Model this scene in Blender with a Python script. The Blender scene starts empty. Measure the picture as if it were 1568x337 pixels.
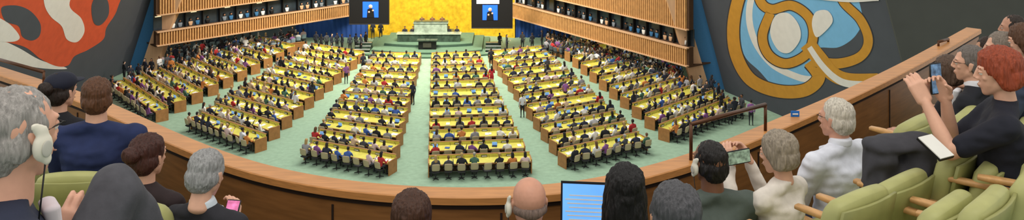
import bpy, bmesh, math, random
import numpy as np
from mathutils import Vector, Matrix, noise
random.seed(7); np.random.seed(7)
F=2200.0; HC=20.0; K=2576/1568.0
VIEW=(784,168.3,1.0)
def at(u,v,Y):
    U=u*K; V=v*K
    return Vector(((U-1288)/F*Y, Y, HC-(V+390)/F*Y))
def fl(u,v,z=0.0):
    Y=F*(HC-z)/(v*K+390); p=at(u,v,Y); p.z=z; return p
def lin(c):
    return tuple(((x/255.)/12.92 if x/255.<=0.04045 else ((x/255.+0.055)/1.055)**2.4) for x in c)
MC={}
def mat(name,col,rough=0.6,metal=0.0,emit=0.0,var=0.12,scale=8.0,bump=0.0,stretch=None,spec=0.4):
    if name in MC: return MC[name]
    m=bpy.data.materials.new(name); m.use_nodes=True; nt=m.node_tree; b=nt.nodes['Principled BSDF']
    c=lin(col)
    b.inputs['Roughness'].default_value=rough; b.inputs['Metallic'].default_value=metal
    b.inputs['Specular IOR Level'].default_value=spec
    tc=nt.nodes.new('ShaderNodeTexCoord'); mp=nt.nodes.new('ShaderNodeMapping'); nz=nt.nodes.new('ShaderNodeTexNoise')
    nt.links.new(tc.outputs['Object'],mp.inputs[0]); nt.links.new(mp.outputs[0],nz.inputs['Vector'])
    if stretch: mp.inputs['Scale'].default_value=stretch
    nz.inputs['Scale'].default_value=scale; nz.inputs['Detail'].default_value=4
    cr=nt.nodes.new('ShaderNodeValToRGB')
    cr.color_ramp.elements[0].position=0.3; cr.color_ramp.elements[1].position=0.7
    cr.color_ramp.elements[0].color=tuple(x*(1-var) for x in c)+(1,)
    cr.color_ramp.elements[1].color=tuple(min(1,x*(1+var)) for x in c)+(1,)
    nt.links.new(nz.outputs[0],cr.inputs[0]); nt.links.new(cr.outputs[0],b.inputs['Base Color'])
    if emit>0:
        nt.links.new(cr.outputs[0],b.inputs['Emission Color']); b.inputs['Emission Strength'].default_value=emit
    if bump>0:
        bp=nt.nodes.new('ShaderNodeBump'); bp.inputs['Strength'].default_value=bump; bp.inputs['Distance'].default_value=0.01
        nt.links.new(nz.outputs[0],bp.inputs['Height']); nt.links.new(bp.outputs[0],b.inputs['Normal'])
    MC[name]=m; return m
def cmat(kind,col,**k):
    return mat('%s_%02x%02x%02x'%(kind,*[int(x) for x in col]),col,**k)
def attr_mat():
    m=bpy.data.materials.new('crowd_cloth_and_skin'); m.use_nodes=True; nt=m.node_tree; b=nt.nodes['Principled BSDF']
    a=nt.nodes.new('ShaderNodeAttribute'); a.attribute_name='Col'
    nt.links.new(a.outputs['Color'],b.inputs['Base Color']); b.inputs['Roughness'].default_value=0.75
    return m
CROWD=attr_mat()

# ---------- mesh builder ----------
_cubecache={}
def cube_grid(n):
    if n in _cubecache: return _cubecache[n]
    bm=bmesh.new(); bmesh.ops.create_cube(bm,size=2)
    if n>0: bmesh.ops.subdivide_edges(bm,edges=bm.edges[:],cuts=n,use_grid_fill=True)
    bm.verts.ensure_lookup_table()
    r=([tuple(v.co) for v in bm.verts],[tuple(v.index for v in f.verts) for f in bm.faces]); bm.free()
    _cubecache[n]=r; return r
def rboxgeo(c,half,r,n=6):
    vs,fs=cube_grid(n); out=[]
    for p in vs:
        q=[p[i]*half[i] for i in range(3)]
        inn=[max(-(half[i]-r),min(half[i]-r,q[i])) for i in range(3)]
        d=Vector([q[i]-inn[i] for i in range(3)])
        if d.length>1e-9: d=d.normalized()*r
        out.append((c[0]+inn[0]+d.x,c[1]+inn[1]+d.y,c[2]+inn[2]+d.z))
    return out,fs
class MB:
    def __init__(s): s.v=[];s.f=[];s.m=[];s.mats=[];s.sm=[]
    def add(s,vs,fs,m,M=None,smooth=False):
        if m not in s.mats: s.mats.append(m)
        k=s.mats.index(m); o=len(s.v)
        if M is not None: vs=[tuple(M@Vector(p)) for p in vs]
        s.v.extend([tuple(p) for p in vs])
        for f in fs: s.f.append(tuple(i+o for i in f)); s.m.append(k); s.sm.append(smooth)
    def box(s,c,size,m,M=None):
        vs,fs=cube_grid(0)
        s.add([(c[0]+p[0]*size[0]/2,c[1]+p[1]*size[1]/2,c[2]+p[2]*size[2]/2) for p in vs],fs,m,M)
    def rbox(s,c,half,r,m,M=None,n=6):
        a,b=rboxgeo(c,half,r,n); s.add(a,b,m,M,True)
    def cyl(s,p0,p1,r0,r1,m,M=None,n=12):
        p0=Vector(p0);p1=Vector(p1);d=(p1-p0).normalized()
        a=d.orthogonal().normalized();b=d.cross(a)
        vs=[];
        for P,r in((p0,r0),(p1,r1)):
            for i in range(n):
                t=2*math.pi*i/n; vs.append(P+a*math.cos(t)*r+b*math.sin(t)*r)
        fs=[(i,(i+1)%n,n+(i+1)%n,n+i) for i in range(n)]+[tuple(range(n))[::-1],tuple(range(n,2*n))]
        s.add(vs,fs,m,M,True)
    def prism(s,poly,z0,z1,m,M=None):
        n=len(poly); vs=[(p[0],p[1],z0) for p in poly]+[(p[0],p[1],z1) for p in poly]
        fs=[(i,(i+1)%n,n+(i+1)%n,n+i) for i in range(n)]+[tuple(range(n))[::-1],tuple(range(n,2*n))]
        s.add(vs,fs,m,M)
    def obj(s,name,bevel=0,recalc=True):
        me=bpy.data.meshes.new(name); me.from_pydata(s.v,[],s.f)
        for m in s.mats: me.materials.append(m)
        me.polygons.foreach_set('material_index',s.m); me.polygons.foreach_set('use_smooth',s.sm)
        if recalc:
            bm=bmesh.new(); bm.from_mesh(me); bmesh.ops.recalc_face_normals(bm,faces=bm.faces[:]); bm.to_mesh(me); bm.free()
        me.update()
        o=bpy.data.objects.new(name,me); bpy.context.scene.collection.objects.link(o)
        if bevel>0:
            b=o.modifiers.new('bevel','BEVEL'); b.width=bevel; b.segments=2; b.limit_method='ANGLE'
        return o
def empty(name,loc=(0,0,0)):
    e=bpy.data.objects.new(name,None); bpy.context.scene.collection.objects.link(e); e.location=loc; return e

# ---------- blob (hull + voxel remesh) ----------
bm=bmesh.new(); bmesh.ops.create_icosphere(bm,subdivisions=3,radius=1); SPH=[v.co.copy() for v in bm.verts]; bm.free()
bm=bmesh.new(); bmesh.ops.create_icosphere(bm,subdivisions=2,radius=1); SPHL=[v.co.copy() for v in bm.verts]; bm.free()
def hullgeo(ells,lo=False):
    b=bmesh.new()
    for c,r in ells:
        if not hasattr(r,'__len__'): r=(r,r,r)
        for d in (SPHL if lo else SPH): b.verts.new((c[0]+d.x*r[0],c[1]+d.y*r[1],c[2]+d.z*r[2]))
    g=bmesh.ops.convex_hull(b,input=b.verts[:])
    junk=[e for e in g['geom_interior'] if isinstance(e,bmesh.types.BMVert)]+[e for e in g['geom_unused'] if isinstance(e,bmesh.types.BMVert)]
    if junk: bmesh.ops.delete(b,geom=list(set(junk)),context='VERTS')
    b.verts.ensure_lookup_table(); b.verts.index_update()
    vs=[v.co.copy() for v in b.verts]; fs=[tuple(v.index for v in f.verts) for f in b.faces]; b.free()
    return vs,fs
def blob(hulls,voxel,smooth=4,ratio=None,tri=False,lo=False):
    V=[];Fc=[]
    for h in hulls:
        a,b=hullgeo(h,lo); o=len(V); V+=a; Fc+=[tuple(i+o for i in f) for f in b]
    me=bpy.data.meshes.new('tmp'); me.from_pydata(V,[],Fc)
    o=bpy.data.objects.new('tmp',me); bpy.context.scene.collection.objects.link(o)
    r=o.modifiers.new('r','REMESH'); r.mode='VOXEL'; r.voxel_size=voxel
    if smooth:
        q=o.modifiers.new('s','SMOOTH'); q.factor=0.5; q.iterations=smooth
    if ratio:
        d=o.modifiers.new('d','DECIMATE'); d.ratio=ratio
    if tri: o.modifiers.new('t','TRIANGULATE')
    dg=bpy.context.evaluated_depsgraph_get(); ev=o.evaluated_get(dg); em=ev.to_mesh()
    vs=[v.co.copy() for v in em.vertices]; fs=[tuple(p.vertices) for p in em.polygons]
    ev.to_mesh_clear(); bpy.data.objects.remove(o); bpy.data.meshes.remove(me)
    return vs,fs

# ---------- materials ----------
M_carpet=mat('green_carpet',(140,168,144),0.95,var=0.1,scale=3,bump=0.1)
M_carpet2=mat('balcony_carpet',(74,112,92),0.95,var=0.2,scale=30,bump=0.3)
M_cap=mat('rail_cap_oak',(200,138,78),0.38,var=0.16,scale=5,stretch=(1,6,20))
M_panel=mat('balcony_panel_wood',(146,98,54),0.42,var=0.2,scale=4,stretch=(1,1,9))
M_seam=mat('panel_seam',(45,28,18),0.8)
M_slat=mat('slat_wood',(196,148,94),0.5,var=0.15,scale=3)
M_slatb=mat('slat_backing',(78,54,34),0.8)
M_tan=mat('pylon_wood',(205,165,128),0.5,var=0.08,scale=2,stretch=(4,4,.6))
M_blue=mat('blue_wall_paint',(56,112,158),0.8,var=0.05)
M_blue2=mat('blue_curtain',(38,76,150),0.8,var=0.12,scale=5,stretch=(6,1,.3))
M_grey=mat('mural_wall_grey',(74,77,84),0.9,var=0.05,scale=1)
M_grey2=mat('side_wall_grey_green',(72,74,70),0.9,var=0.05,scale=1)
M_gold=mat('gold_leaf_wall',(226,184,44),0.42,metal=0.2,var=0.25,scale=2.5)
M_desktop=mat('desk_top_yellow',(206,198,84),0.5,var=0.1,scale=3)
M_deskwood=mat('desk_wood',(166,116,68),0.45,var=0.15,scale=4)
M_deskdark=mat('desk_front_dark',(80,58,38),0.6)
M_white=mat('paper_white',(232,232,226),0.8,var=0.03)
M_black=mat('black_plastic',(18,18,20),0.45,var=0.1)
M_lapblue=mat('laptop_display',(120,170,235),0.3,emit=0.6,var=0.25,scale=20)
M_marble=mat('green_marble',(150,165,150),0.25,var=0.3,scale=2.5)
M_marble2=mat('dark_green_marble',(58,74,64),0.25,var=0.45,scale=2.5)
M_glass=mat('booth_glass',(48,58,66),0.15,var=0.4,scale=1.2)
M_screenblue=mat('screen_blue',(30,90,235),0.4,emit=1.0,var=0.03)
M_screenpic=mat('screen_white_text',(220,225,235),0.4,emit=0.8)
M_screenskin=mat('screen_skin',(225,170,140),0.4,emit=0.6)
M_metal=mat('bronze_rail',(92,62,44),0.35,metal=0.6)
M_olive=mat('olive_leather',(172,172,112),0.5,var=0.07,scale=14,bump=0.08)
M_oak=mat('armrest_oak',(205,158,104),0.4,var=0.12,scale=6,stretch=(8,1,8))
M_dkmetal=mat('seat_frame',(60,60,55),0.4,metal=0.5)
M_orange=mat('mural_red_orange',(205,84,50),0.85,var=0.08,scale=2)
M_ochre=mat('mural_ochre',(196,140,48),0.85,var=0.07,scale=2)
M_mwhite=mat('mural_white',(222,216,210),0.85,var=0.04,scale=2)
M_mblue=mat('mural_blue',(118,176,216),0.85,var=0.04,scale=2)
M_mdark=mat('mural_dark',(58,54,56),0.85,var=0.04)

# ---------- floor ----------
b=MB(); b.box((-5,70,-.05),(110,70,.1),M_carpet); b.obj('floor')

# ---------- walls ----------
def leanwall(name,A,B,lean,H,m,th=0.3):
    A=Vector(A);B=Vector(B); n=Vector((B.y-A.y,-(B.x-A.x),0)).normalized()
    if n.dot(Vector((-5,60,0))-A)>0: n=-n   # outward
    v=[]
    for P in (A,B,B+n*th,A+n*th):
        v.append((P.x,P.y,0))
    for P in (A,B,B+n*th,A+n*th):
        v.append((P.x+lean*H,P.y,H))
    q=MB(); q.add(v,[(0,1,2,3),(4,5,6,7),(0,1,5,4),(1,2,6,5),(2,3,7,6),(3,0,4,7)],m); return q.obj(name)
RA,RB,RL=(17.3,71,0),(25,52,0),-.26
LA,LB,LL=(-34,78,0),(-38,45,0),.32
leanwall('wall_right',RA,RB,RL,16,M_grey)
leanwall('wall_left',LA,LB,LL,16,M_grey)
leanwall('wall_right_rear',(25,52,0),(50,49,0),-.26,24,M_grey2)

def onwall(u,v,A,B,lean,off):
    A=Vector(A);B=Vector(B);Up=Vector((lean,0,1)); n=(B-A).cross(Up).normalized(); C=Vector((0,0,HC))
    if n.dot(C-A)<0: n=-n
    d=Vector(((u*K-1288)/F,1,-(v*K+390)/F)); t=n.dot(A-C)/n.dot(d)
    return C+d*t+n*off
def smoothpoly(pts,n=8):
    out=[];L=len(pts)
    for i in range(L):
        p0,p1,p2,p3=[np.array(pts[(i+k)%L],float) for k in(-1,0,1,2)]
        for j in range(n):
            t=j/n; out.append(tuple(.5*((2*p1)+(-p0+p2)*t+(2*p0-5*p1+4*p2-p3)*t*t+(-p0+3*p1-3*p2+p3)*t**3)))
    return out
def ribbon(pts,w):
    P=[np.array(p,float) for p in pts]; out=[]
    for i in range(len(P)-1):
        p0=P[max(i-1,0)];p1=P[i];p2=P[i+1];p3=P[min(i+2,len(P)-1)]
        for j in range(8):
            t=j/8.; out.append(.5*((2*p1)+(-p0+p2)*t+(2*p0-5*p1+4*p2-p3)*t*t+(-p0+3*p1-3*p2+p3)*t**3))
    out.append(P[-1]); L=[];R=[]
    for i,p in enumerate(out):
        d=out[min(i+1,len(out)-1)]-out[max(i-1,0)]; d/=np.linalg.norm(d)+1e-9; n=np.array([-d[1],d[0]])
        ww=w[0]+(w[1]-w[0])*i/(len(out)-1) if hasattr(w,'__len__') else w
        L.append(p+n*ww/2);R.append(p-n*ww/2)
    return L,R
class Mural:
    def __init__(s,W): s.W=W; s.b=MB(); s.k=1
    def poly(s,pts,m):
        pp=smoothpoly(pts); q=bmesh.new(); vs=[q.verts.new(onwall(p[0],p[1],*s.W,0.004*s.k)) for p in pp]
        es=[q.edges.new((vs[i],vs[(i+1)%len(vs)])) for i in range(len(vs))]
        bmesh.ops.triangle_fill(q,edges=es,use_beauty=True); q.verts.index_update()
        s.b.add([v.co.copy() for v in q.verts],[tuple(v.index for v in f.verts) for f in q.faces],m); q.free(); s.k+=1
    def rib(s,pts,w,m):
        L,R=ribbon(pts,w); n=len(L)
        vs=[onwall(p[0],p[1],*s.W,0.004*s.k) for p in L]+[onwall(p[0],p[1],*s.W,0.004*s.k) for p in R]
        s.b.add(vs,[(i,i+1,n+i+1,n+i) for i in range(n-1)],m); s.k+=1
mu=Mural((LA,LB,LL))
mu.poly([(-30,50),(0,60),(30,74),(62,92),(100,103),(95,106),(60,104),(25,97),(0,92),(-30,85)],M_mwhite)
mu.poly([(-40,-40),(60,-45),(184,-40),(180,12),(163,42),(158,60),(135,76),(114,86),(104,100),(86,101),(62,90),(38,72),(0,62),(-40,50)],M_orange)
mu.poly([(-30,15),(0,28),(18,40),(30,58),(12,64),(-30,55)],M_mwhite)
mu.poly([(2,12),(20,8),(38,12),(52,22),(62,38),(60,55),(48,62),(34,56),(28,40),(8,32)],M_grey)
mu.poly([(66,-20),(72,-35),(115,-30),(106,8),(124,28),(129,48),(118,64),(102,60),(94,40),(78,26),(68,8)],M_mwhite)
mu.poly([(140,8),(150,-8),(164,0),(166,22),(154,38),(143,34)],M_grey)
mu.b.obj('mural_red_orange_abstract',recalc=False)
mu=Mural((RA,RB,RL))
mu.poly([(1133,-30),(1200,-45),(1290,-40),(1320,20),(1312,52),(1285,72),(1252,74),(1246,95),(1254,120),(1230,134),(1190,134),(1162,108),(1140,85),(1130,45)],M_mblue)
mu.rib([(1165,-30),(1150,0),(1148,35),(1160,70),(1185,100),(1222,118),(1246,122)],10,M_mwhite)
mu.rib([(1150,-40),(1132,-5),(1123,42),(1128,85),(1150,122),(1190,139),(1232,138),(1254,118),(1240,96)],(22,22),M_mdark)
mu.rib([(1150,-40),(1132,-5),(1123,42),(1128,85),(1150,122),(1190,139),(1232,138),(1254,118),(1240,94)],(18,20),M_ochre)
mu.rib([(1290,-30),(1290,0),(1318,30),(1330,62),(1318,86),(1285,97),(1250,94)],(15,18),M_mdark)
mu.rib([(1290,-30),(1290,0),(1318,30),(1330,62),(1318,86),(1285,97),(1246,94)],(12,16),M_ochre)
mu.rib([(1160,-40),(1164,0),(1182,14),(1212,8),(1238,25),(1246,52),(1236,82),(1205,97),(1178,84),(1168,55),(1180,22)],17,M_mdark)
mu.rib([(1160,-40),(1164,0),(1182,14),(1212,8),(1238,25),(1246,52),(1236,82),(1205,97),(1178,84),(1168,55),(1180,20)],14,M_ochre)
mu.rib([(1236,66),(1256,90),(1275,112),(1300,122),(1345,122)],(24,20),M_ochre)
mu.rib([(1240,72),(1258,98),(1278,118),(1300,128),(1342,130)],(8,12),M_mwhite)
mu.poly([(1188,24),(1208,20),(1224,38),(1226,60),(1210,80),(1192,76),(1180,50)],M_mwhite)
mu.poly([(1250,18),(1268,16),(1276,32),(1262,50),(1250,56),(1244,36)],M_mwhite)
mu.rib([(1240,-6),(1300,-4),(1345,-10)],(6,22),M_mwhite)
mu.b.obj('mural_blue_ochre_abstract',recalc=False)

# pylons
def quadprism(name,xb,xt,Y,zt,m,depth=1.2,H=15):
    f=H/zt
    v=[]
    for yy in(Y,Y+depth):
        v+=[(xb[0],yy,0),(xb[1],yy,0),(xb[1]+(xt[1]-xb[1])*f,yy,H),(xb[0]+(xt[0]-xb[0])*f,yy,H)]
    q=MB(); q.add(v,[(0,1,2,3),(4,5,6,7),(0,1,5,4),(1,2,6,5),(2,3,7,6),(3,0,4,7)],m); return q.obj(name)
quadprism('pylon_left',(-32.8,-31.5),(-30.7,-29.2),77,6.35,M_tan)
quadprism('trim_blue_left',(-34.2,-32.8),(-32.2,-30.7),77.6,6.35,M_blue)
quadprism('pylon_right',(14.8,16.1),(12.6,13.9),71,7.4,M_tan)
quadprism('trim_blue_right',(16.1,17.6),(13.9,15.6),71.5,7.4,M_blue)

# slatted booth galleries
def gallery(name,P0,P1,sgn,zb):
    P0=Vector(P0);P1=Vector(P1);d=(P1-P0);L=d.length;d.normalize();ang=math.atan2(d.y,d.x)
    M=Matrix.Translation((P0.x,P0.y,0))@Matrix.Rotation(ang,4,'Z')
    fy=sgn
    q=MB()
    for z0,z1 in((zb,3.75),(5.15,9.0)):
        q.box((L/2,-fy*.35,(z0+z1)/2),(L,.5,z1-z0),M_slatb,M)
        n=int(L/.24)
        for i in range(n):
            q.box((i*.24+.12,fy*.0,(z0+z1)/2),(.13,.24,z1-z0),M_slat,M)
        q.box((L/2,fy*.02,z0+.04),(L,.34,.1),M_tan,M); q.box((L/2,fy*.02,z1-.03),(L,.34,.1),M_tan,M)
    q.box((L/2,-fy*3.2,zb-.05),(L,6.2,.1),M_slatb,M)
    for i in range(int(L/2.5)):
        q.box((i*2.5+1.2,-fy*2.5,zb-.12),(.9,.3,.04),mat('soffit_lamp',(255,240,215),emit=14.0),M)
    o=q.obj('slatted_wall_'+name)
    w=MB()
    w.box((L/2,-fy*.7,4.45),(L,.06,1.4),M_glass,M)
    n=int(L/1.6)
    for i in range(n+1):
        w.box((i*1.6,-fy*.5,4.45),(.09,.3,1.4),M_black,M)
        # interpreters seated behind the glass line: head + shoulders busts
        for j in range(2):
            if random.random()<.7 and i<n:
                x=i*1.6+.45+j*.65; z=3.8
                vs,fs=hullgeo([((x,-fy*.55,z+.52),(.08,.08,.1))],True); w.add(vs,fs,cmat('skin',random.choice([(214,165,135),(140,92,62),(190,135,100)]),rough=.5,var=.06,scale=25,bump=.05),M,True)
                vs,fs=hullgeo([((x,-fy*.57,z+.58),(.09,.09,.07))],True); w.add(vs,fs,M_black,M,True)
                vs,fs=hullgeo([((x-.14,-fy*.57,z+.28),(.07,.06,.07)),((x+.14,-fy*.57,z+.28),(.07,.06,.07)),((x,-fy*.57,z),(.15,.07,.05))],True); w.add(vs,fs,random.choice([M_white,M_blue,M_black,cmat('booth',(120,130,140)),M_tan]),M,True)
        if i%2==0: w.box((i*1.6+.8,-fy*.6,4.95),(.5,.1,.05),mat('booth_lamp',(255,226,180),emit=1.2),M)
    w.obj('window_band_'+name)
    k=MB(); k.box((L/2+1,-fy*7.0,4),(L+2,.2,8),mat('under_gallery_wall',(96,112,120),.8,var=.2,scale=.6),M); k.obj('wall_'+name+'_gallery')
gallery('left',(-16.1,90,0),(-30.9,76,0),1,2.5)
gallery('right',(0.1,90,0),(14.1,70,0),-1,2.25)

# gold wall, blue curtains
q=MB(); n=80
vs=[];
for i in range(n+1):
    x=-14.9+15.2*i/n; y=90.6+1.6*(1-((x+7.3)/7.6)**2)+(0.05 if i%2 else 0)
    vs+=[(x,y,0),(x,y,12)]
q.add(vs,[(2*i,2*i+2,2*i+3,2*i+1) for i in range(n)],M_gold,smooth=False); q.obj('wall_back_gold')
for nm,x0,x1 in(('left',-22.5,-14.8),('right',.2,6.0)):
    q=MB(); m=60; vs=[]
    for i in range(m+1):
        x=x0+(x1-x0)*i/m; vs+=[(x,90.9+.1*math.sin(i*1.6),0),(x,90.9+.1*math.sin(i*1.6),3)]
    q.add(vs,[(2*i,2*i+2,2*i+3,2*i+1) for i in range(m)],M_blue2,smooth=True); q.obj('wall_back_blue_'+nm)

# ---------- stage ----------
cx=-8.1
q=MB()
def arcpoly(x0,x1,yf,yb,bul):
    p=[(x0+(x1-x0)*i/24.,yf+bul*(2*i/24.-1)**2) for i in range(25)]
    return p+[(x1,yb),(x0,yb)]
M_stg=mat('stage_carpet',(96,128,106),.95,var=.08,scale=3)
M_edge=mat('step_edge',(60,84,70),.9)
for (a,b_,yf,bul,z0,z1) in((-6.0,5.8,81.9,1.2,0,.16),(-5.4,5.2,82.9,1.2,.16,.34),(-4.4,4.2,84.9,.8,.34,.6)):
    q.prism(arcpoly(cx+a,cx+b_,yf,90.5,bul),z0,z1,M_stg)
    q.prism(arcpoly(cx+a-.02,cx+b_+.02,yf-.03,90.5,bul),z0,z1-.05,M_edge)
for sx in(-1,1):
    for k in range(4):
        q.box((cx+sx*6.3,83.8+k*.5,.08+.1*k),(1.5,.5,.16+.2*k),M_marble2)
        q.box((cx+sx*6.3,83.56+k*.5,.17+.2*k),(1.5,.06,.03),M_white)
q.obj('stage_platform')
q=MB()
q.box((cx-.1,86.6,.95),(6.2,.9,.75),M_marble2); q.box((cx-.1,86.6,1.36),(6.4,1.1,.08),M_marble)
q.box((cx,87.6,1.45),(3.4,.9,1.9),M_marble2); q.box((cx,87.1,1.75),(3.3,.12,.95),M_marble); q.box((cx,87.4,2.26),(3.5,.9,.08),M_marble)
q.obj('rostrum_marble_desk',.03)
q=MB()
q.box((cx-.05,84.3,.75),(1.7,.5,.85),M_black); q.box((cx-.05,84.2,1.22),(1.95,.75,.1),M_marble2); q.box((cx-.05,83.98,.8),(.8,.05,.5),mat('emblem_dark',(60,60,50)))
q.cyl((cx-.25,84.25,1.25),(cx-.2,84.35,1.55),.015,.01,M_black); q.cyl((cx+.2,84.25,1.25),(cx+.15,84.35,1.55),.015,.01,M_black)
q.obj('speaker_lectern',.02)

# hanging screens
def screen(name,u0,u1,vb,Y,in0,in1,top):
    a=at(u0,vb,Y); c=at(u1,vb,Y); e=empty(name,((a.x+c.x)/2,Y,a.z))
    q=MB(); w=c.x-a.x; H=4.2
    q.box((0,0,H/2),(w,.4,H),M_black); q.box((0,-.21,.05),(w,.04,.1),cmat('bezel',(40,40,44)))
    for sx in(-1,1): q.cyl((sx*w*.4,0,H),(sx*w*.4,0,H+4),.03,.03,M_metal)
    f=q.obj('screen_housing'); f.parent=e
    p0=at(in0[0],in0[1],Y)-e.location; p1=at(in1[0],in1[1],Y)-e.location
    q=MB(); mx=(p0.x+p1.x)/2; ww=p1.x-p0.x; hh=p0.z-p1.z; mz=(p0.z+p1.z)/2
    q.box((mx,-.225,mz),(ww,.02,hh),M_screenblue)
    if top: q.box((-w*.1,-.225,H*.6+.45),(w*.55,.02,1.2),M_screenpic)
    q.cyl((mx,-.24,mz+hh*.2),(mx,-.25,mz+hh*.2),hh*.12,hh*.12,M_screenskin,n=20)
    q.add([(mx-ww*.24,-.245,mz-hh*.5),(mx+ww*.24,-.245,mz-hh*.5),(mx+ww*.2,-.245,mz+hh*.02),(mx+.05,-.245,mz+hh*.1),(mx-.05,-.245,mz+hh*.1),(mx-ww*.2,-.245,mz+hh*.02)],[(0,1,2,3,4,5)],M_black)
    q.cyl((mx-ww*.1,-.25,mz-hh*.15),(mx-ww*.1,-.26,mz-hh*.15),hh*.06,hh*.06,M_screenskin); q.cyl((mx+ww*.15,-.25,mz-hh*.05),(mx+ww*.15,-.26,mz-hh*.05),hh*.06,hh*.06,M_screenskin)
    g=q.obj('display_picture',recalc=False); g.parent=e
screen('hanging_video_screen',535,596,37,84,(556,2),(580,26),False)
screen('hanging_video_screen',722,785,43,84,(739,7),(762,30),True)

# ---------- crowd templates ----------
def tmpl(parts,ratio):
    V=[];T=[];P=[]
    for pid,h,vox in parts:
        vs,fs=blob(h,vox,2,ratio,True,True); o=len(V)
        V+=[tuple(v) for v in vs]; T+=[(a+o,b+o,c+o) for a,b,c in fs]; P+=[pid]*len(vs)
    return np.array(V),np.array(T),np.array(P)
def headparts(c,style,turn=0):
    x,y,z=c
    sk=[[((x,y,z),(.078,.092,.1)),((x,y+.03,z-.07),(.045,.05,.045))],[((x,y-.01,z-.08),.05),((x,y-.02,z-.18),.055)],[((x,y+.1,z-.01),.016),((x,y+.09,z+.02),.01)],
        [((x-.08,y,z),(.012,.02,.03))],[((x+.08,y,z),(.012,.02,.03))]]
    hr=[[((x,y-.02,z+.035),(.09,.098,.09))],[((x,y-.05,z-.01),(.08,.07,.08))]]
    if style=='long': hr.append([((x,y-.05,z),(.09,.07,.09)),((x,y-.08,z-.25),(.1,.045,.07))])
    if style=='bun': hr.append([((x,y-.12,z+.05),.045)])
    return sk,hr
def seated(style,arm,lean):
    L=lean
    sk,hr=headparts((0,.03+L*.75,.74+.45),style)
    z0=.45
    top=[[((0,0,z0+.1),(.16,.12,.1)),((0,L*.3,z0+.28),(.15,.1,.08))],[((0,L*.3,z0+.28),(.15,.1,.08)),((-.15,L*.5,z0+.5),.065),((.15,L*.5,z0+.5),.065)],
         [((-.14,L*.5,z0+.5),.055),((.14,L*.5,z0+.5),.055),((0,L*.55,z0+.57),.055)]]
    for s in(-1,1):
        sh=(s*.19,L*.5,z0+.48)
        if arm=='desk': el=(s*.27,.16+L*.3,z0+.26); wr=(s*.14,.42+L*.3,z0+.3)
        elif arm=='lap': el=(s*.26,0,z0+.24); wr=(s*.08,.24,z0+.17)
        elif arm=='chin' : el=(s*.22,.25,z0+.3); wr=((s*.06,.2,z0+.55) if s>0 else (-.1,.42,z0+.3))
        else: el=(s*.3,.1,z0+.24); wr=((.3,.3,z0+.5) if s>0 else (-.12,.35,z0+.28))
        top+=[[(sh,.058),(el,.045)],[(el,.045),(wr,.033)]]
        d=(Vector(wr)-Vector(el)).normalized()*.09+Vector(wr)
        sk.append([(wr,.028),(tuple(d),.026)])
    leg=[]
    for s in(-1,1):
        leg+=[[((s*.09,0,z0+.08),.085),((s*.11,.42,z0+.06),.065)],[((s*.11,.42,z0+.06),.06),((s*.11,.4,.08),.045)],[((s*.11,.38,.05),.045),((s*.11,.52,.035),.035)]]
    return tmpl([(0,sk,.024),(1,hr,.03),(2,top,.034),(3,leg,.04)],.55)
def standing(style,arm):
    sk,hr=headparts((0,.02,1.63),style)
    top=[[((0,0,.95),(.16,.11,.1)),((0,0,1.12),(.14,.1,.08))],[((0,0,1.12),(.14,.1,.08)),((-.15,0,1.4),.065),((.15,0,1.4),.065)],[((-.14,0,1.4),.055),((.14,0,1.4),.055),((0,0,1.48),.055)]]
    for s in(-1,1):
        sh=(s*.19,0,1.38)
        el=(s*.25,-.02,1.1); wr=(s*.24,.08,.86)
        if arm and s>0: el=(s*.24,.06,1.12); wr=(.1,.28,1.2)
        top+=[[(sh,.058),(el,.045)],[(el,.045),(wr,.033)]]
        d=(Vector(wr)-Vector(el)).normalized()*.1+Vector(wr); sk.append([(wr,.028),(tuple(d),.026)])
    leg=[]
    for s in(-1,1):
        leg+=[[((s*.085,0,.9),.095),((s*.1,.02,.5),.06)],[((s*.1,.02,.5),.06),((s*.11,-.01,.08),.045)],[((s*.11,-.02,.05),.045),((s*.12,.14,.035),.035)]]
    return tmpl([(0,sk,.024),(1,hr,.03),(2,top,.034),(3,leg,.04)],.55)
SEAT=[seated('short','desk',.1),seated('long','desk',.15),seated('short','lap',-.05),seated('bun','chin',.15),seated('short','up',.05),seated('long','lap',0)]
STAND=[standing('short',False),standing('long',True),standing('short',True)]
def srgb(c): return np.array(lin(c)+(1,))
SK=[(214,165,135),(190,135,100),(140,92,62),(95,62,44),(228,185,160),(110,72,50)]
HR=[(22,18,17)]*6+[(60,40,26),(95,66,40),(150,145,140),(170,140,90),(40,28,22)]
TP=[(28,30,38)]*5+[(38,44,64)]*3+[(66,68,74)]*2+[(225,225,225),(205,208,215),(180,40,44),(60,95,170),(206,180,150),(130,80,140),(200,125,60),(70,110,90),(215,190,190),(235,235,230),(150,150,155),(240,238,232)]
LG=[(26,27,33)]*4+[(50,52,60),(70,60,50)]
def chair_template():
    b=MB()
    b.rbox((0,0,.45),(.23,.22,.05),.04,M_black,n=3)
    vs,fs=rboxgeo((0,0,0),(.235,.04,.22),.04,5)
    vs=[(x,-.25+y+ .9*x*x+(-.18*(z)),.78+z-.6*abs(x)**2*(z>0)) for x,y,z in vs]
    n1=len(b.v); b.add(vs,fs,M_tan); n2=len(b.v)
    for s in(-1,1):
        b.rbox((s*.26,-.02,.66),(.025,.18,.02),.018,M_black,n=1); b.box((s*.26,.05,.55),(.025,.05,.2),M_black)
    b.cyl((0,0,.06),(0,0,.42),.035,.035,M_black,n=8)
    for k in range(4):
        a=k*math.pi/2+.78; b.cyl((0,0,.06),(.24*math.cos(a),.24*math.sin(a),.02),.03,.02,M_black,n=6)
    T=[]
    for f in b.f:
        for i in range(1,len(f)-1): T.append((f[0],f[i],f[i+1]))
    V=np.array(b.v); P=np.zeros(len(V),int); P[n1:n2]=1
    return V,np.array(T),P
CHAIR=chair_template()
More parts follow.
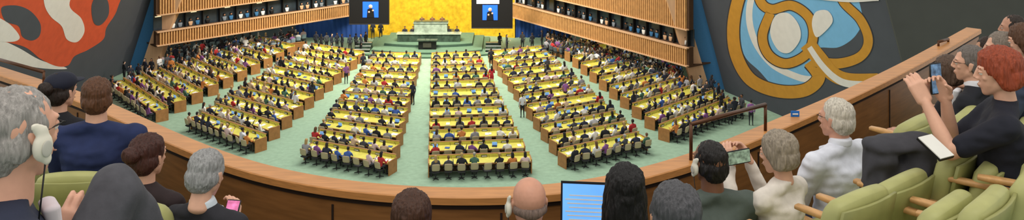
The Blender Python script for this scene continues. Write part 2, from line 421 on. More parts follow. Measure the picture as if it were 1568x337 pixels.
class Crowd:
    def __init__(s): s.V=[];s.T=[];s.C=[];s.n=0
    def add(s,t,pos,yaw,cols,sc=1):
        V,T,P=t; c,sn=math.cos(yaw),math.sin(yaw)
        R=np.array([[c,-sn,0],[sn,c,0],[0,0,1]])
        W=(V*sc)@R.T+np.array(pos); s.V.append(W); s.T.append(T+s.n); s.n+=len(V)
        s.C.append(np.array([srgb(x) for x in cols])[P])
    def obj(s,name,smooth=True):
        V=np.concatenate(s.V);T=np.concatenate(s.T).astype(np.int32);C=np.concatenate(s.C)
        me=bpy.data.meshes.new(name); me.vertices.add(len(V)); me.vertices.foreach_set('co',V.ravel())
        me.loops.add(len(T)*3); me.loops.foreach_set('vertex_index',T.ravel())
        me.polygons.add(len(T)); me.polygons.foreach_set('loop_start',np.arange(0,len(T)*3,3,dtype=np.int32))
        try: me.polygons.foreach_set('loop_total',np.full(len(T),3,dtype=np.int32))
        except Exception: pass
        me.update(calc_edges=True)
        a=me.attributes.new('Col','FLOAT_COLOR','POINT'); a.data.foreach_set('color',C.astype(np.float32).ravel())
        me.polygons.foreach_set('use_smooth',np.full(len(T),smooth))
        me.materials.append(CROWD); me.validate()
        o=bpy.data.objects.new(name,me); bpy.context.scene.collection.objects.link(o); return o
def rcols(): 
    r=random.choice
    return [r(SK),r(HR),r(TP),r(LG),(230,230,230)]

def block(fl4,n,desks=True,fill=.88,sp=.74,tag='delegate',chaircol=(168,152,120)):
    FL,FR,NL,NR=[fl(*p) for p in fl4]
    ch=Crowd(); cr=Crowd()
    for i in range(n):
        t=i/(n-1.) if n>1 else 0
        A=FL.lerp(NL,t);B=FR.lerp(NR,t);d=B-A;L=d.length;d.normalize()
        ang=math.atan2(d.y,d.x)
        M=Matrix.Translation(A)@Matrix.Rotation(ang,4,'Z')
        if desks:
            q=MB()
            q.box((L/2,.42,.38),(L,.05,.72),M_deskdark); 
            q.add([(0,-.35,.70),(L,-.35,.70),(L,.42,.8),(0,.42,.8),(0,-.35,.74),(L,-.35,.74),(L,.42,.84),(0,.42,.84)],[(0,1,2,3),(4,5,6,7),(0,1,5,4),(1,2,6,5),(2,3,7,6),(3,0,4,7)],M_desktop)
            q.box((L/2,-.37,.71),(L,.05,.08),M_deskwood)
            q.box((L/2,.45,.92),(L,.06,.2),M_desktop); q.box((L/2,.47,1.03),(L+.04,.1,.03),M_deskwood)
            for x in(-.03,L+.03): 
                q.prism([(x-.03,-.4),(x+.03,-.4),(x+.03,.5),(x-.03,.5)],0,.86,M_deskwood)
            k=int(L/sp)
            for j in range(k):
                x=(j+.5)*L/k
                q.cyl((x+.2,.32,.83),(x+.18,.22,1.02),.01,.012,M_black,n=5)
                z=.79; r=random.random()
                Mt=Matrix.Translation((x,-.02,z))@Matrix.Rotation(random.uniform(-.3,.3),4,'Z')@Matrix.Rotation(.13,4,'X')
                if r<.5:
                    q.box((random.uniform(-.1,.1),0,.005),(.25,.33,.012),M_white,Mt)
                    if r<.2: q.box((.22,.05,.005),(.2,.28,.012),M_white,Mt)
                elif r<.7:
                    q.box((0,0,.01),(.32,.22,.02),M_black,Mt); q.box((0,.14,.11),(.32,.015,.2),M_lapblue,Mt)
                elif r<.8: q.box((0,0,.01),(.3,.22,.02),cmat('folder',(60,90,150)),Mt)
                if j%2==0: q.box((x-.1,.40,.9),(.36,.05,.1),M_black); q.box((x-.1,.37,.9),(.3,.01,.05),M_white)
            o=q.obj('delegate_desk',recalc=False); o.matrix_world=M
        k=max(1,int(L/sp))
        for j in range(k):
            x=(j+.5)*L/k; y=-.74+random.uniform(-.08,.06); yw=ang+random.uniform(-.3,.3)
            p=M@Vector((x,y,0))
            ch.add(CHAIR,p,yw,[(34,34,36),chaircol])
            if random.random()<fill:
                cr.add(random.choice(SEAT),p+Vector((0,0,.02)),yw+random.uniform(-.3,.3),rcols(),random.uniform(1.04,1.17))
    ch.obj(tag+'_chairs'); cr.obj('seated_'+tag+'s')
block([(568,99),(643,100),(472,242),(600,266)],12)
block([(661,100),(735,98),(657,268),(812,262)],12)
block([(472,84),(552,97),(300,196),(398,232)],11)
block([(395,74),(445,86),(180,140),(247,186)],10)
block([(752,97),(832,88),(862,256),(985,228)],12)
block([(858,84),(925,76),(1018,216),(1125,172)],11)
block([(280,80),(468,64),(238,106),(440,74)],4,False,.72,.72,'observer',(130,150,160))
block([(845,64),(1050,116),(842,80),(1056,138)],5,False,.9,.72,'guest',(80,88,94))
def barrier(a,b,h=.8):
    A=fl(*a);B=fl(*b);d=B-A;M=Matrix.Translation(A)@Matrix.Rotation(math.atan2(d.y,d.x),4,'Z');L=d.length
    q=MB(); q.box((L/2,0,h/2),(L,.08,h),M_panel); q.box((L/2,0,h),(L,.16,.05),M_deskwood)
    o=q.obj('wood_barrier'); o.matrix_world=M
barrier((845,84),(1050,142)); barrier((300,96),(470,76))

# standing people
def stand(u,v,yaw,cols=None,z=0,t=None,name='standing_delegate'):
    c=Crowd(); c.add(t or random.choice(STAND),fl(u,v,z),math.radians(yaw),cols or rcols(),random.uniform(.97,1.06)); c.obj(name)
dk=lambda:[random.choice(SK),(22,18,17),random.choice([(24,26,34),(34,38,52),(60,62,68)]),(24,25,30),(0,0,0)]
for u,v in[(200,131),(212,128),(190,126),(236,108),(246,104),(256,112),(268,100),(282,96),(295,104),(232,120),(310,92),(325,96),(260,96),(340,90),(275,108),(290,112),(305,100),(244,116),(222,122),(262,120),(318,104),(332,100),(350,94),(362,88),(376,86),(228,104),(240,98),(252,92)]: stand(u,v,random.uniform(-180,180),dk() if random.random()<.75 else None)
for u,v in[(1094,168),(1104,178),(1118,190),(1124,186),(1090,150),(1150,192),(1072,150),(1062,158),(1082,158),(1136,182),(1100,160),(1052,150),(1044,144),(1076,164)]: stand(u,v,random.uniform(-180,180),dk() if random.random()<.6 else None)
for u,v in[(500,78),(508,80),(516,77),(524,79),(536,80),(545,78),(553,80),(492,80),(560,76),(484,76),(448,66),(430,70)]: stand(u,v,random.uniform(-180,180),dk())
for u,v in[(765,78),(800,76),(815,78),(830,74),(776,82)]: stand(u,v,random.uniform(-180,180),dk())
stand(753,133,10,[SK[2],HR[0],(190,40,48),(190,40,48),(0,0,0)],t=STAND[1]); stand(752,104,0,dk()); stand(632,160,150,dk())
stand(478,160,30,dk()); stand(838,120,20,dk()); stand(866,158,-30); stand(556,112,30,dk()); stand(530,128,200); stand(800,180,15); stand(970,176,40,dk()); stand(430,118,-30,dk()); stand(452,176,160)
stand(571,60,0,dk()); stand(583,61,0,dk())
for x,c in((cx-1.0,(40,50,120)),(cx+.05,(185,50,40)),(cx+1.05,(190,80,40))):
    k=Crowd(); k.add(SEAT[2],(x,88.2,1.35),math.pi,[SK[1],HR[0],c,LG[0],(0,0,0)]); k.obj('seated_official')
    k=Crowd(); k.add(CHAIR,(x,88.25,1.33),math.pi,[(34,34,36),(90,60,40)],1.15); k.obj('official_chair')
q=MB(); q.box((cx,88.3,.95),(4.4,1.4,.72),M_marble2); q.obj('rostrum_riser')
for x in(cx-2.6,cx-1.8,cx+1.8,cx+2.6):
    k=Crowd(); k.add(SEAT[0],(x,87.4,.62),math.pi,[random.choice(SK),HR[0],(30,32,44),LG[0],(0,0,0)]); k.obj('seated_secretary')

# ---------- balcony ----------
HR_=1.97
pts=[(0,108),(62,128),(130,150),(190,176),(250,204),(320,233),(400,259),(500,279),(600,290),(700,294),(800,292),(900,282),(1000,260),(1100,228),(1200,186),(1300,143),(1400,94),(1475,52)]
rc=[]
for u,v in pts:
    Y=F*HR_/(v*K+390); p=at(u,v,Y); rc.append(Vector((p.x,p.y)))
rc=[rc[0]+(rc[0]-rc[2])*1.2]+rc+[rc[-1]+(rc[-1]-rc[-2])*.25]
def cat(P,n=6):
    out=[]
    for i in range(len(P)-1):
        p0=P[max(i-1,0)];p1=P[i];p2=P[i+1];p3=P[min(i+2,len(P)-1)]
        for j in range(n):
            t=j/n; out.append(.5*((2*p1)+(p2-p0)*t+(2*p0-5*p1+4*p2-p3)*t*t+(3*p1-p0-3*p2+p3)*t**3))
    out.append(P[-1]); return out
rc=cat(rc)
for _ in range(6): rc=[rc[0]]+[(rc[i-1]+rc[i]*2+rc[i+1])/4 for i in range(1,len(rc)-1)]+[rc[-1]]
nrm=[]
for i in range(len(rc)):
    d=(rc[min(i+1,len(rc)-1)]-rc[max(i-1,0)]).normalized(); nrm.append(Vector((d.y,-d.x)))
def strip(q,prof,m,closed=True,smooth=True):
    n=len(prof); vs=[];fs=[]
    for i,p in enumerate(rc):
        for o,z in prof: w=p+nrm[i]*o; vs.append((w.x,w.y,z))
    R=n if closed else n-1
    for i in range(len(rc)-1):
        for k in range(R):
            a=i*n+k;b_=i*n+(k+1)%n; fs.append((a,b_,b_+n,a+n))
    if closed: fs.append(tuple(range(n))); fs.append(tuple(range((len(rc)-1)*n,len(rc)*n)))
    q.add(vs,fs,m,None,smooth)
zt=HC-HR_; Z1=17.15; Z2=17.6; Z3=18.05
q=MB()
strip(q,[(-.075,zt-.045),(-.075,zt-.006),(-.069,zt),(.069,zt),(.075,zt-.006),(.075,zt-.045)],M_cap,smooth=False)
strip(q,[(-.055,0.0),(-.055,zt-.045),(.05,zt-.045),(.05,0.0)],M_panel,smooth=False)
strip(q,[(.05,zt-.075),(.05,zt-.045),(.058,zt-.045),(.058,zt-.075)],M_seam,smooth=False)
acc=0
for i in range(1,len(rc)):
    acc+=(rc[i]-rc[i-1]).length
    if acc>.92:
        acc=0; p=rc[i]+nrm[i]*.052; a=math.atan2(nrm[i].y,nrm[i].x)
        q.box((0,0,(Z1+zt)/2-.05),(.008,.012,zt-Z1-.1),M_seam,Matrix.Translation((p.x,p.y,0))@Matrix.Rotation(a,4,'Z'))
q.obj('balcony_parapet',recalc=True)
q=MB()
strip(q,[(.05,Z1-.4),(.05,Z1),(1.2,Z1),(1.2,Z2),(2.1,Z2),(2.1,Z3),(3.3,Z3),(3.3,Z3-.0),(6.5,Z3),(6.5,Z1-.4)],M_carpet2,smooth=False)
for o,z in((1.2,Z2),(2.1,Z3)):
    strip(q,[(o-.01,z-.05),(o-.01,z+.006),(o+.04,z+.006),(o+.04,z-.05)],M_white,smooth=False)
q.obj('balcony_floor_steps')
def handrail(a,b_,zdrop):
    q=MB(); q.cyl(a,b_,.014,.014,M_metal)
    for t in(.0,1.0):
        p=a.lerp(b_,t); q.cyl(p,(p.x,p.y,zdrop),.011,.011,M_metal)
    q.obj('balcony_handrail')
def railpt(u):
    best=min(range(len(rc)),key=lambda i:abs(rc[i].x/rc[i].y*F+1288-u*K)); return rc[best]
for u0,v0,u1,v1 in((1058,190,1172,160),(-40,80,67,110),(1437,64,1452,60)):
    a=railpt(u0);c=railpt(u1)
    A=at(u0,v0,a.y);B=at(u1,v1,c.y)
    handrail(A,B,zt)
p=railpt(1225); q=MB(); MS=Matrix.Translation((p.x,p.y,zt+.022)); q.box((0,0,0),(.06,.01,.04),mat('blue_sign',(30,110,200)),MS); q.box((0,-.006,0),(.04,.004,.01),M_white,MS); q.obj('seat_number_sign')

# ---------- theatre seats ----------
def tseat(x,y,zs,yaw,floor):
    M=Matrix.Translation((x,y,zs))@Matrix.Rotation(math.radians(yaw),4,'Z')
    q=MB()
    q.rbox((0,.02,-.05),(.22,.23,.055),.05,M_olive,M,8)
    vs,fs=rboxgeo((0,0,0),(.225,.05,.25),.048,10)
    vs=[(a*(1-.14*max(0,c/.25)**2),-.25+b_+.5*a*a-.22*c,.155+c-.5*a*a*(c>0)) for a,b_,c in vs]; q.add(vs,fs,M_olive,M,True)
    vs,fs=rboxgeo((0,0,0),(.2,.012,.22),.01,4)
    vs=[(a,-.31+b_+.5*a*a-.22*c,.145+c) for a,b_,c in vs]; q.add(vs,fs,cmat('olive_shell',(150,150,92),rough=.45),M,True)
    for s in(-1,1):
        q.rbox((s*.265,-.03,.18),(.024,.15,.014),.012,M_oak,M,4)
        q.box((s*.265,-.1,.0),(.025,.06,.34),M_dkmetal,M); q.box((s*.265,.0,-.07),(.025,.28,.035),M_dkmetal,M)
    q.box((0,-.05,(floor-zs)/2-.08),(.1,.16,max(.05,abs(zs-floor)-.12)),M_dkmetal,M)
    q.box((0,-.05,floor-zs+.012),(.3,.3,.024),M_dkmetal,M)
    return q.obj('balcony_seat')
def floorz(x,y):
    d=min((Vector((x,y))-p).length for p in rc)
    return Z1 if d<1.2 else (Z2 if d<2.1 else Z3)

# ---------- foreground people ----------
def ik(S,W,a,b,pole):
    S=Vector(S);W=Vector(W);d=W-S;L=d.length
    if L>a+b-.005: W=S+d.normalized()*(a+b-.005); d=W-S; L=d.length
    x=(a*a-b*b+L*L)/(2*L); h=math.sqrt(max(0,a*a-x*x)); u=d.normalized(); p=Vector(pole); p=(p-u*p.dot(u)).normalized()
    return S+u*x+p*h,W
def handhulls(wrist,fdir,pnorm,side,curl=.5,s=1.0):
    y=Vector(fdir).normalized(); z=-Vector(pnorm); z=(z-y*z.dot(y)).normalized(); x=y.cross(z)
    R=Matrix((x,y,z)).transposed(); w=Vector(wrist)
    T=lambda p:tuple(w+R@(Vector(p)*s))
    H=[[(T((-.02,0,0)),.02*s),(T((.02,0,0)),.02*s),(T((-.03,.08,0)),.014*s),(T((.032,.08,0)),.014*s)]]
    for k,(fx,Ln) in enumerate(((-.032,.062),(-.011,.075),(.011,.08),(.032,.07))):
        p=Vector((fx*side,.085,0)); a=0; r=.0095
        for j,fr in enumerate((.45,.32,.23)):
            a+=curl*(.5+.5*j); q_=p+Vector((0,math.cos(a),-math.sin(a)))*Ln*fr
            H.append([(T(p),r*s),(T(q_),(r-.001)*s)]); p=q_; r-=.001
    p=Vector((side*.03,.02,-.005)); q_=Vector((side*.055,.05,-.022)); r_=Vector((side*.052,.082,-.032-.02*curl))
    H.append([(T(p),.014*s),(T(q_),.011*s)]); H.append([(T(q_),.011*s),(T(r_),.0085*s)])
    return H
def person(name,hp,yaw,skin,style,hcol,top,leg,s=1.0,lean=0.0,lh=None,rh=None,hyaw=0,hpitch=0,headset=0,collar=None,lkn=None,lank=None,rkn=None,rank=None,glasses=False,women=False,bulk=1.0,seat=True,cap=None,pattern=None,fdir=None,curl=.7,short=False,hs=.97):
    H0=Vector((0,.02+lean*.71,.705))
    Rz=Matrix.Rotation(math.radians(yaw),4,'Z'); tgt=at(*hp)
    org=tgt-(Rz@(H0*s)); M=Matrix.Translation(org)@Rz@Matrix.Scale(s,4); Mi=M.inverted()
    fz=floorz(org.x,org.y); fzl=(fz-org.z)/s
    q=MB()
    mskin=cmat('skin',skin,rough=.5,var=.06,scale=25,bump=.05)
    mhair=cmat('hair',hcol,rough=.5,var=.3,scale=110,bump=.9,stretch=(1,1,.1))
    mtop=pattern or cmat('cloth',top,rough=.85,var=.12,scale=18,bump=.25); mleg=cmat('trousers',leg,rough=.85,var=.12,scale=30,bump=.25)
    Ln=lambda z:lean*z
    HM=Matrix.Translation(H0)@Matrix.Rotation(math.radians(hyaw),4,'Z')@Matrix.Rotation(math.radians(hpitch),4,'X')@Matrix.Scale(hs,4)
    nk=.046 if women else .054
    sk=[[((0,-.015,.035),(.076,.095,.085))],
        [((0,.02,.02),(.069,.068,.06)),((0,.028,-.045),(.055,.055,.04)),((0,.055,-.095),(.024,.022,.018))],
        [((-.045,.0,-.045),(.02,.03,.03)),((0,.05,-.092),(.028,.026,.018))],[((.045,.0,-.045),(.02,.03,.03)),((0,.05,-.092),(.028,.026,.018))],
        [((0,.084,.022),(.008,.01,.01)),((0,.103,-.02),(.010,.010,.009))],[((-.011,.091,-.026),(.008,.01,.007)),((.011,.091,-.026),(.008,.01,.007))],
        [((-.032,.074,.032),(.018,.012,.008)),((.032,.074,.032),(.018,.012,.008))],
        [((0,.084,-.054),(.022,.01,.005))],[((0,.082,-.066),(.019,.01,.006))],
        [((-.04,.062,-.018),(.016,.012,.012))],[((.04,.062,-.018),(.016,.012,.012))],
        [((0,-.02,-.05),(nk,nk+.003,.03)),((0,-.03,-.15),(nk+.008,nk+.006,.03))]]
    for e in(-1,1):
        sk+=[[((e*.08,-.012,.012),(.006,.02,.016)),((e*.076,-.002,-.025),(.006,.01,.012))],[((e*.072,-.004,.0),(.008,.012,.02))]]
    v,f=blob(sk,.0052,3); q.add(v,f,mskin,M@HM,True)
    for e in(-1,1):
        v,f=hullgeo([((e*.031,.074,.008),.0125)]); q.add(v,f,M_white,M@HM,True)
        v,f=hullgeo([((e*.031,.0825,.008),(.006,.005,.006))]); q.add(v,f,M_black,M@HM,True)
        v,f=hullgeo([((e*.031,.0745,.0125),(.0145,.0135,.011))]); q.add(v,f,mskin,M@HM,True)
        v,f=hullgeo([((e*.02,.086,.029),.003),((e*.045,.078,.031),.003)]); q.add(v,f,mhair,M@HM,True)
    v,f=hullgeo([((-.018,.09,-.06),(.004,.004,.002)),((.018,.09,-.06),(.004,.004,.002))]); q.add(v,f,cmat('lips',tuple(int(x*.7) for x in skin)),M@HM,True)
    if style!='bald':
        vol={'short':0,'crop':-.006,'bob':.012,'long':.008,'bun':.004,'puff':.02}.get(style,0)
        hr=[[((0,-.022,.048),(.082+vol,.097+vol,.083+vol))],[((0,-.05,-.005),(.078+vol,.068+vol,.075+vol*.5)),((0,-.05,-.05),(.06+vol,.05,.035))]]
        for e in(-1,1): hr.append([((e*(.072+vol*.5),.0,.03),(.012,.03,.035)),((e*(.07+vol*.3),-.04,-.01),(.015,.03,.035))])
        if style in('bob','puff'):
            for e in(-1,1): hr.append([((e*.076,-.01,.03),(.02,.05,.05)),((e*.07,-.04,-.04),(.022,.04,.035))])
            hr.append([((0,.05,.085),(.055,.03,.022))])
        if style=='long':
            hr.append([((0,-.05,.02),(.09,.07,.08)),((0,-.085,-.2),(.105,.05,.06)),((0,-.09,-.42),(.1,.04,.05))])
            for e in(-1,1): hr.append([((e*.075,.01,.03),(.02,.04,.05)),((e*.085,-.01,-.2),(.03,.035,.06))])
        if style=='bun': hr.append([((0,-.13,.05),(.05,.042,.045))])
    else: hr=[[((0,-.085,-.02),(.05,.02,.03)),((-.07,-.03,-.015),(.008,.03,.02))],[((0,-.085,-.02),(.05,.02,.03)),((.07,-.03,-.015),(.008,.03,.02))]]
    v,f=blob(hr,.0045,1)
    out=[]
    for p in v:
        n=noise.noise(Vector((p.x*60,p.y*60,p.z*12)))*.005+noise.noise(Vector((p.x*18,p.y*18,p.z*9+3)))*.007+noise.noise(Vector((p.x*170,p.y*170,p.z*22+7)))*.004
        if style=='bald': n*=.1
        c=Vector((0,-.02,min(p.z,.03))); out.append(p+(p-c).normalized()*n)
    q.add(out,f,mhair,M@HM,True)
    if cap:
        mc=cmat('cap',cap,rough=.8)
        v,f=blob([[((0,-.015,.065),(.094,.112,.07))],[((0,.1,.055),(.07,.07,.008)),((0,.05,.06),(.08,.05,.01))]],.007,2); q.add(v,f,mc,M@HM,True)
    if headset:
        mh=cmat('headset',(226,222,206),rough=.35)
        e=headset
        v,f=blob([[((e*.094,-.004,-.012),(.016,.026,.036))],[((e*.094,-.004,.02),(.009,.016,.02)),((e*.09,-.022,.04),(.006,.01,.01))],[((e*.098,.004,-.04),(.01,.012,.018))]],.005,2); q.add(v,f,mh,M@HM,True)
        v,f=hullgeo([((e*.11,-.004,-.014),(.003,.014,.02))]); q.add(v,f,cmat('headset_pad',(190,188,178)),M@HM,True)
        q.cyl((e*.098,.0,-.05),(e*.08,-.01,-.24),.002,.002,M_black,M@HM,6)
    if glasses:
        for e in(-1,1): q.cyl((e*.08,-.01,.014),(e*.045,.092,.014),.0018,.0018,M_black,M@HM,6)
        q.cyl((-.05,.094,.014),(.05,.094,.014),.0018,.0018,M_black,M@HM,6)
    B=bulk; sw=.165 if women else .185
    sw*=B
    tp=[[((0,-.01,.08),(.165*B,.125*B,.09)),((0,Ln(.27),.27),(.14*B,.105*B,.08))],
        [((0,Ln(.27),.27),(.14*B,.105*B,.08)),((0,Ln(.42),.41),(.165*B,.12*B,.09))],
        [((0,Ln(.42),.41),(.155*B,.11*B,.08)),((-sw+.03,Ln(.5),.495),.062),((sw-.03,Ln(.5),.495),.062)],
        [((-sw+.04,Ln(.5)-.01,.505),.05),((sw-.04,Ln(.5)-.01,.505),.05),((0,Ln(.57)-.02,.575),(.058,.056,.02))]]
    if women: tp.append([((-.07,Ln(.4)+.08,.39),.055),((.07,Ln(.4)+.08,.39),.055)])
    hands=[]
    for e,tg in((-1,lh),(1,rh)):
        S=Vector((e*sw,Ln(.49),.49))
        if tg is None: W=Vector((e*.1,.33,.2)); fd=Vector((-e*.25,1,-.1)); pn=Vector((0,0,-1)); cu=.35
        else:
            W=Mi@(tg if isinstance(tg,Vector) else at(*tg)); fd=(Vector((-e*.15,.45,.85)) if fdir is None else Vector(fdir)); pn=Vector((-e*1,.4,.0)); cu=curl
        E,W=ik(S,W,.285,.25,(e*.45,-.35,-1))
        if short:
            Em=S.lerp(E,.75)
            tp+=[[(tuple(S),.064*B),(tuple(Em),.056*B)]]; hands+=[[(tuple(S.lerp(E,.6)),.046),(tuple(E),.040)],[(tuple(E),.040),(tuple(E.lerp(W,.35)),.038)],[(tuple(E.lerp(W,.35)),.038),(tuple(W),.025)]]
        else: tp+=[[(tuple(S),.062*B),(tuple(E),.048*B)],[(tuple(E),.048*B),(tuple(W),.034)]]
        cuff=W+(W-E).normalized()*.012
        hands+=handhulls(cuff,fd,pn,-e,cu)
        hands.append([(tuple(W-(W-E).normalized()*.03),.026),(tuple(cuff),.023)])
    v,f=blob(tp,.0105,4)
    out=[]
    for p in v:
        n=noise.noise(Vector((p.x*9,p.y*9,p.z*22)))*.010+noise.noise(Vector((p.x*22+4,p.y*18,p.z*30)))*.006
        c=Vector((p.x*.5,p.y*.5,p.z)); d=(p-c); out.append(p+(d.normalized()*n if d.length>1e-6 else Vector()))
    q.add(out,f,mtop,M,True)
    v,f=blob(hands,.0042,2); q.add(v,f,mskin,M,True)
    if collar:
        v,f=blob([[((0,Ln(.58)-.012,.575),(.068,.066,.018)),((0,Ln(.6)-.02,.605),(.06,.06,.012))]],.006,2); q.add(v,f,cmat('shirt',collar,rough=.8),M,True)
        v,f=hullgeo([((-.03,Ln(.5)+.09,.52),(.012,.02,.012)),((.03,Ln(.5)+.09,.52),(.012,.02,.012)),((0,Ln(.4)+.115,.4),(.01,.012,.01))]); q.add(v,f,cmat('shirt',collar),M,True)
    lg=[[((-.07,0,.09),(.1,.12,.09)),((.07,0,.09),(.1,.12,.09))]]; sh=[]
    for e,kn,an in((-1,lkn,lank),(1,rkn,rank)):
        Hp=Vector((e*.09,.02,.09))
        if kn is None:
            A=Vector((e*.11,.45,fzl+.09)); Kn,A=ik(Hp,A,.44,.44,(0,1,.8))
        else: Kn=Mi@at(*kn); A=Mi@at(*an)
        lg+=[[(tuple(Hp),.092),(tuple(Kn),.066)],[(tuple(Kn),.064),(tuple(Kn.lerp(A,.35)),.062)],[(tuple(Kn.lerp(A,.35)),.062),(tuple(A),.045)]]
        sh.append([((A.x,A.y-.02,A.z-.055),(.038,.045,.035)),((A.x,A.y+.16,A.z-.065),(.035,.05,.022))])
    v,f=blob(lg,.013,4); 
    out=[]
    for p in v:
        n=noise.noise(Vector((p.x*14,p.y*10,p.z*14)))*.012; out.append(p+Vector((n,n*.5,n)))
    q.add(out,f,mleg,M,True)
    v,f=blob(sh,.01,2); q.add(v,f,cmat('shoe',(25,22,20),rough=.35),M,True)
    q.obj(name,recalc=False)
    if seat: tseat(org.x,org.y,org.z-.0,yaw,fz)
    return M
SKL=(222,172,146)
person('seated_man_grey_hair_with_earpiece',(26,208,2.15),-52,(218,165,140),'crop',(150,146,142),(36,42,62),(74,74,80),s=1.02,hyaw=28,headset=1,collar=(226,214,220),rkn=(178,285,2.4),rank=(262,420,2.6),lkn=(80,380,2.35),lank=(120,520,2.5),seat=False,rh=(92,385,2.3),glasses=True,hs=1.0)
person('seated_woman_in_dark_cap',(95,140,5.55),-20,SKL,'bun',(40,28,22),(24,24,30),(30,30,34),s=.98,cap=(26,30,48),women=True)
person('seated_man_in_navy_suit',(147,150,5.0),5,SKL,'short',(92,58,36),(34,46,86),(34,46,80),s=1.0,bulk=1.18,hyaw=25)
person('seated_woman_brown_bun',(228,240,4.5),-20,SKL,'bun',(66,34,26),(46,34,36),(40,40,44),women=True,s=.98,seat=False)
person('seated_woman_grey_hair_with_phone',(317,268,4.25),-15,SKL,'short',(150,150,150),(40,40,46),(40,40,48),s=1.0,hpitch=-15,collar=(215,225,235),women=True,rh=(356,345,4.45))
person('seated_person_brown_hair',(630,334,4.0),0,SKL,'bob',(72,44,30),(50,50,58),(40,40,48))
person('seated_bald_man_with_earpiece',(810,312,3.9),8,(205,150,125),'bald',(120,100,90),(60,64,74),(40,40,48),headset=-1,hpitch=-8)
person('seated_woman_long_black_hair',(957,292,4.0),0,SKL,'long',(16,14,15),(28,28,32),(30,30,34),women=True)
person('seated_man_salt_pepper_hair',(1032,334,2.85),10,(190,140,110),'short',(74,74,78),(40,42,50),(40,40,48))
person('seated_man_dark_hair_with_earpiece',(1086,250,4.45),14,(120,80,58),'crop',(24,20,20),(82,92,86),(50,54,54),headset=-1,bulk=1.1,hyaw=10)
person('seated_woman_white_jacket_filming',(1190,236,4.55),38,SKL,'bob',(150,138,122),(226,218,208),(50,50,56),s=.93,women=True,lh=(1117,256,4.75),rh=(1148,250,4.8),hyaw=10,hpitch=-6)
person('seated_man_white_shirt',(1279,182,4.95),32,(214,160,136),'short',(205,198,184),(222,226,238),(44,48,66),s=.97,bulk=1.12,hyaw=12,glasses=True,collar=(226,230,240))
person('seated_woman_red_hair_filming',(1527,112,4.3),68,SKL,'bob',(150,66,38),(28,30,42),(28,28,34),s=1.0,women=True,headset=1,lh=(1417,156,4.38),rh=(1448,152,4.4),hpitch=-4,short=True)
person('seated_man_dark_suit_with_glasses',(1484,98,5.7),50,SKL,'short',(110,102,96),(26,28,36),(26,28,36),s=1.0,glasses=True,collar=(225,225,230),hyaw=15)
person('seated_woman_short_grey_hair',(1450,112,6.1),50,(200,150,125),'bob',(90,70,56),(26,26,30),(26,26,30),s=.96,women=True)
for (u,v,Y,sk,hc,tc,st) in((1531,76,5.9,SKL,(130,118,106),(120,112,96),'short'),(1550,44,7.4,(200,150,125),(50,40,34),(40,44,56),'crop'),(1511,80,6.9,(190,140,110),(50,34,26),(90,60,60),'short'),(1566,66,5.8,SKL,(90,60,40),(60,70,90),'bob')):
    person('seated_visitor',(u,v,Y),60,sk,st,hc,tc,(34,34,42),collar=(220,220,225) if st=='crop' else None)

def phone(name,c,yaw,pitch,land,scr):
    M=Matrix.Translation(at(*c))@Matrix.Rotation(math.radians(yaw),4,'Z')@Matrix.Rotation(math.radians(pitch),4,'X')
    w,h=(.155,.076) if land else (.076,.155)
    q=MB(); q.rbox((0,0,0),(w/2,.0045,h/2),.004,M_black,M,3); q.box((0,-.005,0),(w-.01,.001,h-.012),scr,M)
    q.obj(name)
phone('smartphone',(1131,240,4.72),25,-8,True,mat('phone_screen_hall',(120,140,120),.3,emit=.5,var=.6,scale=40))
phone('smartphone',(1433,120,4.40),22,-5,False,mat('phone_screen_hall2',(90,120,150),.3,emit=.5,var=.6,scale=40))
phone('smartphone',(353,330,4.42),-10,-35,False,mat('phone_screen_pink',(235,120,170),.3,emit=.7,var=.5,scale=25))
L0=at(906,340,4.62)
q=MB(); M=Matrix.Translation((L0.x,4.62,17.95))@Matrix.Rotation(math.radians(-6),4,'Z')
q.box((0,-.12,0),(.33,.23,.016),cmat('laptop_shell',(120,122,126)),M); Mt=M@Matrix.Translation((0,0,.005))@Matrix.Rotation(math.radians(-14),4,'X')
q.box((0,0,.125),(.33,.008,.25),M_black,Mt); q.box((0,-.006,.125),(.31,.002,.225),mat('laptop_screen',(100,160,235),.3,emit=.9,var=.1,scale=4),Mt)
for k in range(7): q.box((-.03,-.008,.06+k*.02),(.18+.02*(k%3),.001,.006),M_white,Mt)
q.obj('open_laptop')
q=MB(); M=Matrix.Translation(at(1432,226,4.15))@Matrix.Rotation(.5,4,'Z')@Matrix.Rotation(.5,4,'X'); q.box((0,0,0),(.1,.14,.012),M_black,M); q.box((.0,0,.008),(.098,.135,.006),M_white,M); q.obj('notebook')
c=at(1378,246,4.5); q=MB()
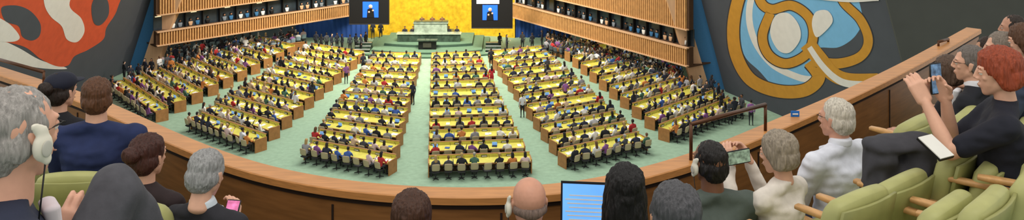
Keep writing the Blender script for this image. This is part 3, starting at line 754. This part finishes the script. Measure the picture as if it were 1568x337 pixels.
v,f=blob([[((c.x-.12,c.y,c.z+.08),(.07,.1,.04)),((c.x+.12,c.y,c.z+.1),(.07,.1,.04))],[((c.x-.1,c.y,c.z+.06),(.08,.09,.04)),((c.x-.13,c.y-.05,c.z-.22),(.1,.06,.06))],[((c.x+.1,c.y,c.z+.08),(.08,.09,.04)),((c.x+.02,c.y-.08,c.z-.2),(.12,.06,.06))]],.012,3)
v=[p+Vector((0,1,0))*noise.noise(p*14)*.03 for p in v]; q.add(v,f,cmat('cloth',(64,64,70),rough=.9,scale=18,bump=.3),None,True); q.obj('draped_jacket')

for u,v,Y,yaw in((1232,325,4.1,35),(1298,300,4.4,38),(1350,340,3.9,42),(1402,336,3.8,45),(1468,300,4.0,52),(1428,275,4.5,50),(1545,245,4.3,58),(1330,212,5.3,42),(1405,200,5.6,48),(1380,262,4.6,46),(62,310,4.3,-30),(268,330,4.5,-20)):
    c=at(u,v,Y); z=c.z-.2; tseat(c.x,c.y,z,yaw,min(floorz(c.x,c.y),z-.25))

# ---------- light ----------
w=bpy.data.worlds.new('hall_ambient'); bpy.context.scene.world=w; w.use_nodes=True
w.node_tree.nodes['Background'].inputs[0].default_value=(1,.97,.91,1); w.node_tree.nodes['Background'].inputs[1].default_value=.85
def area(name,loc,sx,sy,pw,rot=(0,0,0),col=(1,.95,.88)):
    l=bpy.data.lights.new(name,'AREA'); l.shape='RECTANGLE'; l.size=sx; l.size_y=sy; l.energy=pw; l.color=col
    o=bpy.data.objects.new(name,l); bpy.context.scene.collection.objects.link(o); o.location=loc; o.rotation_euler=rot
area('ceiling_light_hall',(-5,64,30),24,16,9500,(math.radians(12),0,0))
area('ceiling_light_stage',(-8,76,16),10,3,6500,(math.radians(45),0,0),(1,.9,.7))
area('ceiling_light_balcony',(0,1,27),8,5,330)
# ---------- camera ----------
cd=bpy.data.cameras.new('camera'); cam=bpy.data.objects.new('camera',cd); bpy.context.scene.collection.objects.link(cam)
cam.location=(0,0,HC); cam.rotation_euler=(math.pi/2,0,0); cd.sensor_width=36; cd.sensor_fit='HORIZONTAL'
cd.lens=36*F/2576*VIEW[2]; cd.shift_x=(VIEW[0]*K-1288)/2576*VIEW[2]; cd.shift_y=-(VIEW[1]*K+390)/2576*VIEW[2]; cd.clip_end=400; cd.clip_start=.05
bpy.context.scene.camera=cam
bpy.context.scene.view_settings.view_transform='Standard'
